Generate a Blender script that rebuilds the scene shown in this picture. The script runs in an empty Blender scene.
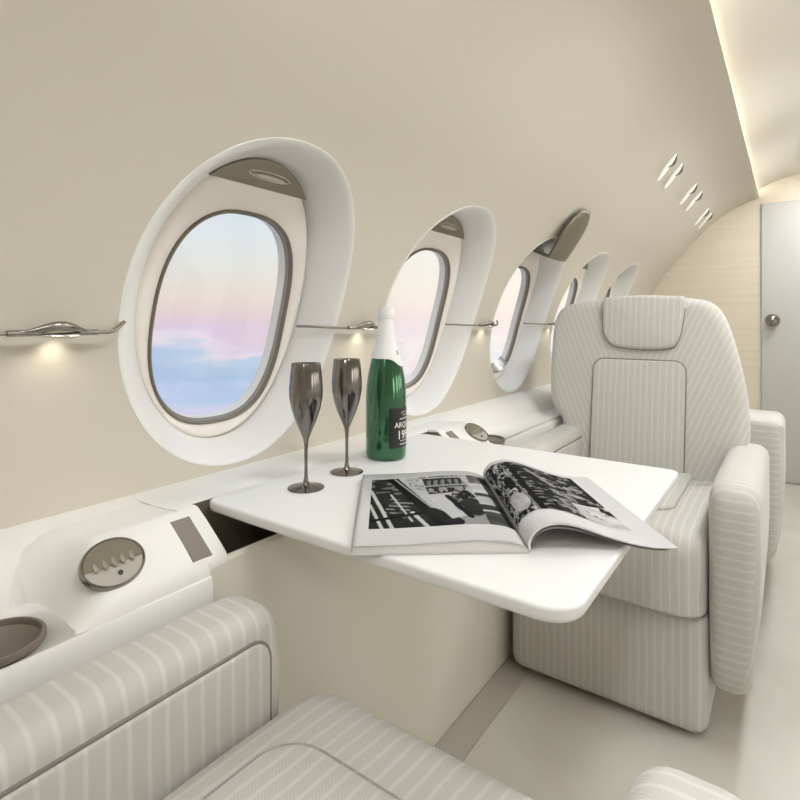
import bpy, bmesh, math, random
from math import sin, cos, pi, sqrt, radians, atan2, asin
from mathutils import Vector, Matrix

random.seed(7)
scn = bpy.context.scene
COL = scn.collection
EYE = 0.96                      # eye height above the cabin floor

# ------------------------------------------------------------------ materials
def newmat(name):
    m = bpy.data.materials.new(name); m.use_nodes = True
    nt = m.node_tree; b = nt.nodes['Principled BSDF']
    return m, nt, b

def mat(name, col, rough=.5, metal=0.0, emit=None, strength=0, spec=.5, coat=0, noise=0, nscale=20, bump=0, bscale=200):
    m, nt, b = newmat(name)
    b.inputs['Base Color'].default_value = (*col, 1)
    b.inputs['Roughness'].default_value = rough
    b.inputs['Metallic'].default_value = metal
    b.inputs['Specular IOR Level'].default_value = spec
    b.inputs['Coat Weight'].default_value = coat
    if emit:
        b.inputs['Emission Color'].default_value = (*emit, 1)
        b.inputs['Emission Strength'].default_value = strength
    if noise or bump:
        tc = nt.nodes.new('ShaderNodeTexCoord')
    if noise:
        n = nt.nodes.new('ShaderNodeTexNoise'); n.inputs['Scale'].default_value = nscale
        n.inputs['Detail'].default_value = 4
        nt.links.new(tc.outputs['Object'], n.inputs['Vector'])
        mx = nt.nodes.new('ShaderNodeMixRGB'); mx.blend_type = 'MIX'
        mx.inputs[1].default_value = (*[c * (1 - noise) for c in col], 1)
        mx.inputs[2].default_value = (*[min(1, c * (1 + noise)) for c in col], 1)
        nt.links.new(n.outputs['Fac'], mx.inputs[0])
        nt.links.new(mx.outputs[0], b.inputs['Base Color'])
    if bump:
        n2 = nt.nodes.new('ShaderNodeTexNoise'); n2.inputs['Scale'].default_value = bscale
        nt.links.new(tc.outputs['Object'], n2.inputs['Vector'])
        bp = nt.nodes.new('ShaderNodeBump'); bp.inputs['Strength'].default_value = bump
        bp.inputs['Distance'].default_value = .002
        nt.links.new(n2.outputs['Fac'], bp.inputs['Height'])
        nt.links.new(bp.outputs[0], b.inputs['Normal'])
    return m

def fabric(name, mode, base=(.575, .55, .50), light=(.62, .60, .555), pitch=.0185):
    """Woven cloth with narrow pale pinstripes; mode picks the way the stripes run over the part."""
    m, nt, b = newmat(name)
    N, L = nt.nodes, nt.links
    tc = N.new('ShaderNodeTexCoord')
    sp = N.new('ShaderNodeSeparateXYZ'); L.new(tc.outputs['Object'], sp.inputs[0])
    def M(op, a, bb=None, c=None):
        n = N.new('ShaderNodeMath'); n.operation = op
        for i, v in enumerate((a, bb, c)):
            if v is None: continue
            if isinstance(v, (int, float)): n.inputs[i].default_value = v
            else: L.new(v, n.inputs[i])
        return n.outputs[0]
    x, y, z = sp.outputs
    if mode == 'x': co = x
    elif mode == 'wing':
        co = M('SUBTRACT', M('ABSOLUTE', M('ADD', x, .035)), M('MULTIPLY', z, .42))
    else:
        ng = N.new('ShaderNodeSeparateXYZ'); L.new(tc.outputs['Normal'], ng.inputs[0])
        front = M('GREATER_THAN', M('ABSOLUTE', ng.outputs[1]), .75)
        co = M('ADD', M('MULTIPLY', z, front), M('MULTIPLY', y, M('SUBTRACT', 1.0, front)))
    # hand-woven wobble
    nz = N.new('ShaderNodeTexNoise'); nz.inputs['Scale'].default_value = 14
    L.new(tc.outputs['Object'], nz.inputs['Vector'])
    co = M('ADD', co, M('MULTIPLY', M('SUBTRACT', nz.outputs['Fac'], .5), .006))
    fr = M('FRACT', M('DIVIDE', co, pitch))
    dist = M('ABSOLUTE', M('SUBTRACT', fr, .5))
    line = N.new('ShaderNodeMapRange'); line.interpolation_type = 'SMOOTHSTEP'
    L.new(dist, line.inputs['Value'])
    line.inputs['From Min'].default_value = .04; line.inputs['From Max'].default_value = .2
    line.inputs['To Min'].default_value = 1; line.inputs['To Max'].default_value = 0
    # fine diagonal twill between the stripes
    dg = M('ADD', M('MULTIPLY', y, .8), M('SUBTRACT', x, z)) if mode == 'arm' else M('ADD', M('MULTIPLY', x, .8), M('ADD', y, z))
    tw = M('SINE', M('MULTIPLY', dg, 2 * pi / .0042))
    tw = M('MULTIPLY', M('ADD', tw, 1), .5)
    tw = M('MULTIPLY', tw, M('SUBTRACT', 1.0, line.outputs[0]))
    mx = N.new('ShaderNodeMixRGB')
    mx.inputs[1].default_value = (*base, 1); mx.inputs[2].default_value = (*light, 1)
    L.new(line.outputs[0], mx.inputs[0])
    mt = N.new('ShaderNodeMixRGB'); mt.blend_type = 'MULTIPLY'
    L.new(M('MULTIPLY', tw, .25), mt.inputs[0]); L.new(mx.outputs[0], mt.inputs[1])
    mt.inputs[2].default_value = (.62, .60, .56, 1)
    L.new(mt.outputs[0], b.inputs['Base Color'])
    b.inputs['Roughness'].default_value = .85
    b.inputs['Specular IOR Level'].default_value = .25
    b.inputs['Sheen Weight'].default_value = .15
    bp = N.new('ShaderNodeBump'); bp.inputs['Strength'].default_value = .12; bp.inputs['Distance'].default_value = .001
    L.new(line.outputs[0], bp.inputs['Height'])
    L.new(bp.outputs[0], b.inputs['Normal'])
    return m

def srgb(r, g, b):
    f = lambda c: (c / 255 / 12.92) if c / 255 <= .04045 else ((c / 255 + .055) / 1.055) ** 2.4
    return (f(r), f(g), f(b))

WALLC = srgb(207, 199, 184)
M_ = dict(
    wall=mat('wall_leatherette', WALLC, .55, spec=.3, noise=.02, nscale=3, bump=.04, bscale=350),
    white=mat('white_lacquer', (.76, .745, .72), .42, spec=.25),
    ledge=mat('ledge_lacquer', (.82, .80, .76), .4, spec=.35),
    face=mat('console_face_beige', srgb(226, 219, 205), .5, spec=.3),
    halo=mat('surround_glow_pale', (.81, .785, .75), .45, spec=.3),  # lightened so the surround carries the glow around the windows
    fairing=mat('fairing_cream', (.86, .80, .73), .32, spec=.5),
    gasket=mat('gasket_grey', srgb(116, 106, 92), .4, spec=.4),
    reveal=mat('reveal_light', srgb(222, 216, 207), .3, spec=.5),
    revealdark=mat('reveal_grey', srgb(146, 138, 127), .35, spec=.5),
    cap=mat('brushed_metal_taupe', srgb(138, 130, 115), .38, metal=.75, bump=.05, bscale=120),
    chrome=mat('satin_chrome', (.55, .52, .47), .22, metal=1),
    satin=mat('satin_light_metal', (.52, .49, .44), .35, metal=.6),
    cup=mat('cup_lining', srgb(176, 168, 154), .5),
    chromedark=mat('dark_chrome', (.30, .28, .25), .25, metal=1),
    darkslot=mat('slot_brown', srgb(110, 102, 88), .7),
    grille=mat('grille_grey', srgb(130, 121, 110), .6, noise=.12, nscale=400),
    dark=mat('dark_grey', srgb(62, 58, 52), .5),
    piping=mat('piping_grey', srgb(128, 121, 112), .7),
    pipinglt=mat('piping_cream', srgb(196, 189, 176), .7),
    ceil=mat('ceiling_cream', srgb(207, 201, 188), .5, spec=.3),
    floor=None,
    strip=mat('floor_band', srgb(178, 171, 158), .4, spec=.4),
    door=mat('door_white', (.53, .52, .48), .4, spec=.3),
    foil=mat('foil_white', (.82, .79, .77), .35, spec=.5),
    label=mat('label_black', (.012, .010, .009), .45),
    ink=mat('label_print', (.75, .73, .68), .5),
    inkdark=mat('emblem_print', (.06, .06, .05), .5),
    paper=mat('paper_white', (.55, .54, .525), .55, spec=.2),
    paperedge=mat('page_edges', (.66, .64, .60), .7),
    lens=mat('led_lens', (.9, .9, .85), .4, emit=(1, .97, .90), strength=.35),
    led=mat('led_strip', (1, 1, 1), .5, emit=(.98, .98, .97), strength=15),
    panel=mat('fill_diffuser', (1, 1, 1), .5, emit=(.905, .945, .985), strength=32.5),  # glow of the added overhead fill panels
    fx=fabric('fabric_stripes_lengthwise', 'x'),
    fw=fabric('fabric_stripes_slanted', 'wing'),
    fa=fabric('fabric_stripes_arm', 'arm', pitch=.0205),
)

def floor_mat():
    m, nt, b = newmat('floor_polished_cream'); N, L = nt.nodes, nt.links
    tc = N.new('ShaderNodeTexCoord')
    n = N.new('ShaderNodeTexNoise'); n.inputs['Scale'].default_value = 3.2; n.inputs['Detail'].default_value = 6
    n.inputs['Distortion'].default_value = .8
    L.new(tc.outputs['Object'], n.inputs['Vector'])
    r = N.new('ShaderNodeValToRGB')
    r.color_ramp.elements[0].position = .3; r.color_ramp.elements[0].color = (*srgb(190, 184, 172), 1)
    r.color_ramp.elements[1].position = .75; r.color_ramp.elements[1].color = (*srgb(206, 201, 189), 1)
    L.new(n.outputs['Fac'], r.inputs[0]); L.new(r.outputs[0], b.inputs['Base Color'])
    b.inputs['Roughness'].default_value = .32; b.inputs['Specular IOR Level'].default_value = .45
    return m
M_['floor'] = floor_mat()

def veneer():
    m, nt, b = newmat('bulkhead_veneer'); N, L = nt.nodes, nt.links
    tc = N.new('ShaderNodeTexCoord'); mp = N.new('ShaderNodeMapping')
    mp.inputs['Scale'].default_value = (1.2, 1, 26)
    L.new(tc.outputs['Object'], mp.inputs[0])
    n = N.new('ShaderNodeTexNoise'); n.inputs['Scale'].default_value = 2; n.inputs['Detail'].default_value = 5
    L.new(mp.outputs[0], n.inputs['Vector'])
    r = N.new('ShaderNodeValToRGB')
    r.color_ramp.elements[0].position = .25; r.color_ramp.elements[0].color = (*srgb(212, 199, 177), 1)
    r.color_ramp.elements[1].position = .8; r.color_ramp.elements[1].color = (*srgb(220, 209, 189), 1)
    L.new(n.outputs['Fac'], r.inputs[0]); L.new(r.outputs[0], b.inputs['Base Color'])
    b.inputs['Roughness'].default_value = .4
    return m
M_['veneer'] = veneer()

def glass_pane():
    m, nt, b = newmat('window_glass'); N, L = nt.nodes, nt.links
    out = N['Material Output']; N.remove(b)
    t = N.new('ShaderNodeBsdfTransparent'); t.inputs[0].default_value = (.97, .98, .98, 1)
    g = N.new('ShaderNodeBsdfGlossy'); g.inputs['Roughness'].default_value = .03
    mx = N.new('ShaderNodeMixShader'); mx.inputs[0].default_value = .04
    L.new(t.outputs[0], mx.inputs[1]); L.new(g.outputs[0], mx.inputs[2]); L.new(mx.outputs[0], out.inputs[0])
    return m
M_['glass'] = glass_pane()

def smoked():
    m, nt, b = newmat('smoked_glass_metallic'); N, L = nt.nodes, nt.links
    out = N['Material Output']
    b.inputs['Base Color'].default_value = (.30, .28, .265, 1)
    b.inputs['Metallic'].default_value = 1; b.inputs['Roughness'].default_value = .14
    t = N.new('ShaderNodeBsdfTransparent'); t.inputs[0].default_value = (.62, .58, .55, 1)
    mx = N.new('ShaderNodeMixShader'); mx.inputs[0].default_value = .30
    L.new(b.outputs[0], mx.inputs[1]); L.new(t.outputs[0], mx.inputs[2]); L.new(mx.outputs[0], out.inputs[0])
    return m
M_['smoked'] = smoked()
M_['green'] = mat('green_bottle_glass', (.038, .135, .062), .13, metal=.75, coat=.6, spec=.6)

def print_mat():
    m, nt, b = newmat('printed_photograph')
    a = nt.nodes.new('ShaderNodeVertexColor'); a.layer_name = 'print'
    nt.links.new(a.outputs['Color'], b.inputs['Base Color'])
    b.inputs['Roughness'].default_value = .55; b.inputs['Specular IOR Level'].default_value = .06
    return m
M_['print'] = print_mat()

# ------------------------------------------------------------------ object helpers
def tag(o, label=None, cat=None, group=None, kind=None):
    if label: o['label'] = label
    if cat: o['category'] = cat
    if group: o['group'] = group
    if kind: o['kind'] = kind
    return o

def empty(name, loc=(0, 0, 0), **kw):
    o = bpy.data.objects.new(name, None); COL.objects.link(o)
    o.location = loc; o.empty_display_size = .05
    return tag(o, **kw)

def origin_of(parent):
    v = Vector((0, 0, 0)); p = parent
    while p is not None:
        v += p.location; p = p.parent
    return v

class MB:
    """collects shapes in world coordinates, then links them as one mesh object under its parent"""
    def __init__(self): self.bm = bmesh.new()
    def poly(self, pts):
        vs = [self.bm.verts.new(p) for p in pts]; return self.bm.faces.new(vs)
    def grid(self, f, us, vs, close_u=False):
        g = [[self.bm.verts.new(f(u, v)) for v in vs] for u in us]
        n = len(us)
        for i in range(n if close_u else n - 1):
            a, b = g[i], g[(i + 1) % n]
            for j in range(len(vs) - 1):
                self.bm.faces.new((a[j], b[j], b[j + 1], a[j + 1]))
        return g
    def rings(self, rings, cap0=False, cap1=False):
        """rings of equal length, each a closed loop of points"""
        g = [[self.bm.verts.new(p) for p in r] for r in rings]
        n = len(rings[0])
        for a, b in zip(g, g[1:]):
            for i in range(n):
                j = (i + 1) % n
                self.bm.faces.new((a[i], a[j], b[j], b[i]))
        if cap0: self.bm.faces.new(list(reversed(g[0])))
        if cap1: self.bm.faces.new(g[-1])
        return g
    def box(self, x0, x1, y0, y1, z0, z1, bevel=0, seg=3):
        r = bmesh.ops.create_cube(self.bm, size=1)
        for v in r['verts']:
            v.co = Vector(((x0 + x1) / 2 + v.co.x * (x1 - x0), (y0 + y1) / 2 + v.co.y * (y1 - y0), (z0 + z1) / 2 + v.co.z * (z1 - z0)))
        if bevel:
            es = list({e for v in r['verts'] for e in v.link_edges})
            bmesh.ops.bevel(self.bm, geom=es, offset=bevel, segments=seg, profile=.5, affect='EDGES')
    def prism(self, pts, f0, f1):
        """outline pts mapped by f0 and f1 onto the two end caps"""
        a = [f0(p) for p in pts]; b = [f1(p) for p in pts]
        self.rings([a, b], True, True)
    def lathe(self, prof, c, n=48, axis='z'):
        rs = []
        for r, h in prof:
            ring = []
            for i in range(n):
                t = 2 * pi * i / n
                ring.append((c[0] + r * cos(t), c[1] + r * sin(t), c[2] + h))
            rs.append(ring)
        self.rings(rs, prof[0][0] > 1e-5, prof[-1][0] > 1e-5)
    def tube(self, pts, r, n=10, closed=False, flat=1.0, up=(0, 0, 1)):
        P = [Vector(p) for p in pts]; rs = []; m = len(P); U = Vector(up)
        for i, p in enumerate(P):
            a = P[(i - 1) % m] if (closed or i > 0) else p
            b = P[(i + 1) % m] if (closed or i < m - 1) else p
            t = (b - a).normalized()
            s = t.cross(U)
            if s.length < 1e-4: s = t.cross(Vector((1, 0, 0)))
            s.normalize(); w = s.cross(t).normalized()
            rr = r[i] if isinstance(r, (list, tuple)) else r
            rs.append([p + s * (rr * cos(2 * pi * k / n)) + w * (rr * flat * sin(2 * pi * k / n)) for k in range(n)])
        if closed: rs.append(rs[0]); self.rings(rs)
        else: self.rings(rs, True, True)
    def puff(self, outline, place, n0, n1, r, bulge=0.0, r0=None, back=True, m=6, inner=5):
        """rounded cushion: a closed 2-D outline swept between n0 (back) and n1 (front), edges rounded by r, front swelling by bulge"""
        cx = sum(p[0] for p in outline) / len(outline); cy = sum(p[1] for p in outline) / len(outline)
        r0 = r if r0 is None else r0
        k = len(outline)
        # inward normals
        ins = []
        area = sum(outline[i][0] * outline[(i + 1) % k][1] - outline[(i + 1) % k][0] * outline[i][1] for i in range(k))
        sg = 1 if area > 0 else -1
        for i in range(k):
            a, b = outline[i - 1], outline[(i + 1) % k]
            dx, dy = b[0] - a[0], b[1] - a[1]; l = sqrt(dx * dx + dy * dy) or 1
            ins.append((-dy / l * sg, dx / l * sg))
        def ring(d, n): return [place(p[0] + q[0] * d, p[1] + q[1] * d, n) for p, q in zip(outline, ins)]
        R = []
        if back:
            for j in range(m + 1):
                t = pi / 2 * j / m
                R.append(ring(r0 * (1 - sin(t)), n0 + r0 * (1 - cos(t))))
        else: R.append(ring(0, n0))
        for j in range(m + 1):
            t = pi / 2 * j / m
            R.append(ring(r * (1 - cos(t)), n1 - r + r * sin(t)))
        base = [(p[0] + q[0] * r, p[1] + q[1] * r) for p, q in zip(outline, ins)]
        for j in range(1, inner + 1):
            s = 1 - j / (inner + 1)
            R.append([place(cx + (p[0] - cx) * s, cy + (p[1] - cy) * s, n1 + bulge * (1 - s * s)) for p in base])
        self.rings(R, True, True)
    def obj(self, name, m, parent=None, smooth=True, bevel=0, angle=35, recalc=True, weld=0, loc=None, subsurf=0):
        bm = self.bm
        if weld: bmesh.ops.remove_doubles(bm, verts=bm.verts, dist=weld)
        if recalc: bmesh.ops.recalc_face_normals(bm, faces=bm.faces)
        o0 = origin_of(parent)
        if loc is not None: o0 = o0 * 0 + Vector(loc)
        bmesh.ops.translate(bm, verts=bm.verts, vec=-o0)
        me = bpy.data.meshes.new(name); bm.to_mesh(me); bm.free()
        me.materials.append(m)
        if smooth:
            me.shade_smooth()
            me.set_sharp_from_angle(angle=radians(angle))
        o = bpy.data.objects.new(name, me); COL.objects.link(o)
        if parent: o.parent = parent
        if loc is not None: o.location = loc
        if bevel:
            bv = o.modifiers.new('edge', 'BEVEL'); bv.width = bevel; bv.segments = 3; bv.limit_method = 'ANGLE'; bv.angle_limit = radians(30)
            bv.harden_normals = False
        if subsurf:
            s = o.modifiers.new('soft', 'SUBSURF'); s.levels = s.render_levels = subsurf
        return o

def copy_tree(o, parent=None):
    c = o.copy(); COL.objects.link(c)
    if parent is not None: c.parent = parent
    for ch in list(o.children): copy_tree(ch, c)
    return c

def smooth_loop(pts, per=6):
    """closed Catmull-Rom through the points"""
    out = []; n = len(pts)
    for i in range(n):
        p0, p1, p2, p3 = (Vector(pts[(i + k - 1) % n]) for k in range(4))
        for j in range(per):
            t = j / per
            q = .5 * ((2 * p1) + (-p0 + p2) * t + (2 * p0 - 5 * p1 + 4 * p2 - p3) * t * t + (-p0 + 3 * p1 - 3 * p2 + p3) * t ** 3)
            out.append(tuple(q))
    return out

def rrect(x0, x1, y0, y1, r, n=6):
    rs = r if isinstance(r, (list, tuple)) else (r,) * 4     # corners: (x1,y1),(x0,y1),(x0,y0),(x1,y0)
    out = []
    for (cx, cy, a0), q in zip(((x1, y1, 0), (x0, y1, pi / 2), (x0, y0, pi), (x1, y0, 3 * pi / 2)), rs):
        ox = cx - q if cx == x1 else cx + q
        oy = cy - q if cy == y1 else cy + q
        for i in range(n + 1):
            a = a0 + pi / 2 * i / n
            out.append((ox + q * cos(a), oy + q * sin(a)))
    return out

def dense(loop, step=.02):
    out = []; n = len(loop)
    for i in range(n):
        a, b = Vector(loop[i]), Vector(loop[(i + 1) % n])
        k = max(1, int((b - a).length / step))
        for j in range(k): out.append(tuple(a + (b - a) * (j / k)))
    return out

# ------------------------------------------------------------------ cabin shell
XC, KC, R = .1, -.28, 1.05
S0 = asin(.28 / 1.05) * 1.05
def W(v, Y, w=0.0):
    """point on the curved side wall: v along the arc from eye level, Y along the cabin, w inward"""
    a = (v + S0) / R
    return Vector((XC - (R - w) * cos(a), Y, EYE + KC + (R - w) * sin(a)))
def Wn(v):
    a = (v + S0) / R
    return Vector((cos(a), 0, -sin(a)))
def Wt(v):
    a = (v + S0) / R
    return Vector((sin(a), 0, cos(a)))

def wo(v):
    """how far the trim panel stands in front of the window plane: full by the windows, none at the cove"""
    k = min(1, max(0, (v - .46) / .64)); return .085 * (.5 + .5 * cos(pi * k))
def WW(v, Y, w=0.0): return W(v, Y, w + wo(v))
YF, YB = -1.5, 3.95
WINY = [.673, 1.325, 1.95, 2.54, 3.13]
CELL = [.345, 1.0, 1.645, 2.27, 2.85, 3.45]
VTOP, VBOT = 1.112, -.40

def superell(t, a, b, n):
    c, s = cos(t), sin(t)
    return (a * math.copysign(abs(c) ** (2 / n), c), b * math.copysign(abs(s) ** (2 / n), s))
NT = 96
TH = [2 * pi * i / NT for i in range(NT)]
FA, FB, FV = .182, .283, .042            # fairing half sizes, centre height
GA, GB, GV = .148, .215, .006            # gasket
def fair(t, k=1.0, d=0.0):
    u, v = superell(t, FA - d, FB - d, 2.0); return (u * k, FV + v * k)
def rim(t, d=0.0):
    u, v = superell(t, .243 + d, .334 + d, 2.1); return (-.007 + u, .060 + v)
def gask(t, d=0.0):
    u, v = superell(t, GA - d, GB - d, 2.6); return (u, GV + v)

w = MB()
V0, V1 = -.30, .44
for Yc, ca_, cb_ in zip(WINY, CELL, CELL[1:]):
    hl, hr_ = Yc - ca_, cb_ - Yc
    def outer(t):
        c, s = cos(t), sin(t); hv = (V1 - V0) / 2; vc = (V1 + V0) / 2
        h = hr_ if c > 0 else hl
        k = min(h / abs(c) if abs(c) > 1e-9 else 9, hv / abs(s) if abs(s) > 1e-9 else 9)
        return (c * k, vc + s * k)
    hv = (V1 - V0) / 2
    ca, cb = atan2(hv, hr_), atan2(hv, hl)
    ts = sorted(set(TH + [ca, pi - cb, pi + cb, 2 * pi - ca]))
    rs = []
    for j in range(5):
        k = j / 4
        ring = []
        for t in ts:
            i = rim(t); o = outer(t)
            ring.append(WW(i[1] + (o[1] - i[1]) * k, Yc + i[0] + (o[0] - i[0]) * k))
        rs.append(ring)
    w.rings(rs)
ya, yb = CELL[0], CELL[-1]
def span(a, b, n): return [a + (b - a) * i / n for i in range(n + 1)]
w.grid(lambda v, y: WW(v, y), span(V1, VTOP, 40), span(YF, YB, 12))
w.grid(lambda v, y: WW(v, y), span(VBOT, V0, 8), span(YF, YB, 12))
w.grid(lambda v, y: WW(v, y), span(V0, V1, 40), span(YF, ya, 6))
w.grid(lambda v, y: WW(v, y), span(V0, V1, 40), [yb, YB])
# rolled lip that closes the panel at the cove
w.grid(lambda k, y: W(VTOP, y, 0) + Vector((0, 0, 1)) * (.012 * k), [0, 1], [YF, YB])
o = w.obj('wall_left', M_['wall'], weld=.0004, recalc=False)
tag(o, 'beige curved cabin side wall with oval windows', kind='structure')

wr = bpy.data.objects.new('wall_right', o.data); COL.objects.link(wr)
wr.location = (2 * XC, 0, 0); wr.scale = (-1, 1, 1)
tag(wr, 'beige curved cabin wall across the aisle', kind='structure')

w = MB()                                           # ceiling: shallow vault above the two wall lips
def ceil_k(x):
    q = abs(x - XC)
    return .785 + .075 * max(0, 1 - (q / .26) ** 2)
w.grid(lambda x, y: Vector((x, y, EYE + ceil_k(x))), span(-.27, .47, 40), [YF, 0, 2, YB])
w.grid(lambda k, y: Vector((-.27, y, EYE + .785 - .078 * k)), [0, 1], [YF, YB])
w.grid(lambda k, y: Vector((.47, y, EYE + .785 - .078 * k)), [0, 1], [YF, YB])
tag(w.obj('ceiling', M_['ceil'], recalc=False), 'cream ceiling panel beyond the bright cove line', kind='structure')

w = MB(); w.box(-1.1, 1.3, YF, YB, -.05, 0)
tag(w.obj('floor', M_['floor'], smooth=False), 'polished cream cabin floor', kind='structure')
w = MB(); w.box(-1.2, 1.4, YB, YB + .04, -.05, EYE + .95)
tag(w.obj('wall_back', M_['veneer'], smooth=False), 'pale wood bulkhead with horizontal grain', kind='structure')
w = MB(); w.box(-1.2, 1.4, YF - .04, YF, -.05, EYE + .95)
tag(w.obj('wall_front', M_['wall'], smooth=False), 'beige bulkhead behind the viewer', kind='structure')
w = MB(); w.box(-.648, -.578, -1.4, YB - .01, 0, .004)  # thin slab, slightly darker than the floor, beside the console
tag(w.obj('dark_floor_band', M_['strip'], smooth=False), 'darker band on the floor along the foot of the console', kind='structure')

w = MB(); w.box(.86, 1.2, YF, YB - .01, 0, EYE - .2825, .01)
tag(w.obj('trim_2', M_['ledge']), 'white ledge along the wall across the aisle', kind='structure')

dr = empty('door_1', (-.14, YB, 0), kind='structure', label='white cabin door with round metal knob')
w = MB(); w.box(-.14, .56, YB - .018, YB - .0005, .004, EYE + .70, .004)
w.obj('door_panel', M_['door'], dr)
w = MB()
kb = Vector((-.085, YB - .018, EYE - .002))
prof = [(.001, .062), (.018, .06), (.030, .050), (.034, .038), (.030, .026), (.016, .018), (.014, .008), (.036, .006), (.038, 0)]
w.rings([[kb + Vector((r * cos(t), -h, r * sin(t))) for t in TH[::3]] for r, h in prof], True, True)
w.obj('door_knob', M_['chromedark'], dr)

# ------------------------------------------------------------------ windows
def tiltw(u): return .002 + .010 * u / .18        # each window panel is turned a little: sunk on its near side, proud on its far side
def PW(u, v, Yc, n): return W(v, Yc + u, tiltw(u) + n)
def ringset(curves, Yc):
    """curves: list of (function t->(u,v), w)"""
    return [[PW(f(t)[0], f(t)[1], Yc, ww) for t in TH] for f, ww in curves]

def lerp2(f, g, k): return lambda t: tuple(a + (b - a) * k for a, b in zip(f(t), g(t)))
def window_parts(root, Yc, i):
    w = MB()                                       # pale dished surround sinking from the wall panel to the window, halo glow put into its pale colour
    fe = lambda t: fair(t, 1, -.0015 + .0075 * min(1, max(0, .5 - fair(t)[0] / .16)))
    def dish(k):
        f = lerp2(rim, fe, k); q = k * k * (3 - 2 * k); q = .2 * k + .8 * q
        out = []
        for t in TH:
            u, v = f(t); uf = fe(t)[0]
            we = tiltw(uf) + .0022 - .014 * min(1, max(0, uf / .12))
            out.append(W(v, Yc + u, .0858 + (we - .0858) * q))
        return out
    w.rings([[WW(rim(t, .004)[1], Yc + rim(t, .004)[0], -.001) for t in TH], [WW(rim(t, .003)[1], Yc + rim(t, .003)[0], .0008) for t in TH]] + [dish(k) for k in span(0, 1, 10)])
    w.obj('surround', M_['halo'], root, recalc=False, angle=50)
    w = MB()  # dark ring: shade line at the frame's outer edge put into colour
    w.rings(ringset([(lambda t: fair(t, 1, -.0005), -.03), (lambda t: fair(t, 1, -.001), -.004), (lambda t: fair(t, 1, .001), .0015), (lambda t: fair(t, 1, .003), .003)], Yc))
    w.obj('frame_edge_shade', M_['gasket'], root, recalc=False)
    w = MB()
    prof = [(0, .0005), (.03, .0035), (.10, .0065), (.25, .008), (.5, .0075), (.8, .005), (1, .002)]
    w.rings(ringset([(lerp2(lambda t: fair(t, 1, .002), lambda t: gask(t, .001), k), ww) for k, ww in prof], Yc))
    w.obj('frame', M_['fairing'], root, angle=80, recalc=False)
    w = MB()
    w.rings(ringset([(lambda t: gask(t, -.001), .001), (lambda t: gask(t, .000), .006), (lambda t: gask(t, .0025), .008), (lambda t: gask(t, .005), .006), (lambda t: gask(t, .0065), 0)], Yc))
    w.obj('gasket', M_['gasket'], root, recalc=False)
    w = MB()
    w.rings(ringset([(lambda t: gask(t, .006), .002), (lambda t: gask(t, .0075), -.006), (lambda t: gask(t, .010), -.0065)], Yc))
    w.obj('inner_seal', M_['revealdark'], root, recalc=False)
    w = MB()
    w.rings(ringset([(lambda t: gask(t, .009), -.006), (lambda t: gask(t, .0105), -.018), (lambda t: gask(t, .0125), -.026)], Yc))
    w.obj('reveal', M_['reveal'], root, recalc=False)
    w = MB()
    rs = ringset([(lambda t: gask(t, .011), -.021), (lambda t: (gask(t, .011)[0] * .5, GV + (gask(t, .011)[1] - GV) * .5), -.021)], Yc)
    w.rings(rs, False, True)
    w.obj('pane', M_['glass'], root, recalc=False)

def cap_part(root, Yc):
    # eyelid shade cap closing the top of the oval
    w = MB(); vch = .272
    arc = []
    for i in range(61):
        t = pi * i / 60
        u, v = fair(t, 1, -.002)
        arc.append((u, v))
    arc = [p for p in arc if p[1] > vch + .001]
    # exact chord ends
    du = lambda v: (FA + .002) * (1 - abs((v - FV) / (FB + .002)) ** 2.0) ** (1 / 2.0)
    out = [(du(vch), vch)] + arc + [(-du(vch), vch)]
    loop = dense(out, .008)
    w.puff(loop, lambda u, v, n: PW(u, v, Yc, n), -.004, .0125, .003, bulge=.002)
    c = w.obj('shade_cap', M_['cap'], root)
    w = MB()                                       # lens-shaped finger grip
    cv = .298
    pts = []
    for i in range(48):
        t = 2 * pi * i / 48
        pts.append(PW(.004 + .047 * cos(t), cv + .0075 * sin(t) * abs(sin(t)) ** .2, Yc, .0150))
    w.tube(pts, .0013, n=8, closed=True)
    w.rings([[PW(.006 + .038 * cos(t) * k, cv - .002 + .004 * sin(t), Yc, .0135 + (.003 if k < .9 else 0)) for t in TH[::4]] for k in (1, .85, .4)], True, True)
    w.obj('finger_grip', M_['chrome'], c)

def shade_flap(root, Yc):
    # the shade of this window swung open: a short foot, then a long rounded blade
    vh = .302; N_, T_ = Wn(vh), Wt(vh)
    base = W(vh, Yc - .02, .010)
    w = MB()
    def halfw(t):
        if t < .25: return .055 + .030 * (t / .25)
        if t < .6: return .085 + .005 * sin((t - .25) / .35 * pi / 2)
        k = (t - .6) / .4
        return .090 * sqrt(max(0, 1 - (k * .985) ** 2.4))
    def spine(t):
        # foot leaves the wall, blade sweeps up
        if t < .22:
            k = t / .22; return base + N_ * (.098 * k) + T_ * (.010 * k * k)
        k = (t - .22) / .78
        return base + N_ * (.098 + .004 * k) + T_ * (.010 + .19 * k)
    ts = span(0, 1, 40); us = span(-1, 1, 20)
    th = .012
    for side in (0, 1):
        w.grid(lambda t, u: spine(t) + Vector((0, 1, 0)) * (u * halfw(t) + .02) + N_ * ((th if side else 0) * (1 - .75 * abs(u) ** 3) - .012 * (1 - u * u) * 0), ts, us)
    g = w.bm
    bmesh.ops.remove_doubles(g, verts=g.verts, dist=.0002)
    be = [e for e in g.edges if e.is_boundary]
    bmesh.ops.bridge_loops(g, edges=be) if False else None
    c = w.obj('shade_flap', M_['cap'], root)
    so = c.modifiers.new('thick', 'SOLIDIFY'); so.thickness = .006
    w = MB()
    w.tube([base + Vector((0, -.05, 0)) + N_ * .006, base + Vector((0, .10, 0)) + N_ * .006], .008, n=12)
    w.obj('hinge', M_['chromedark'], c)

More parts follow.
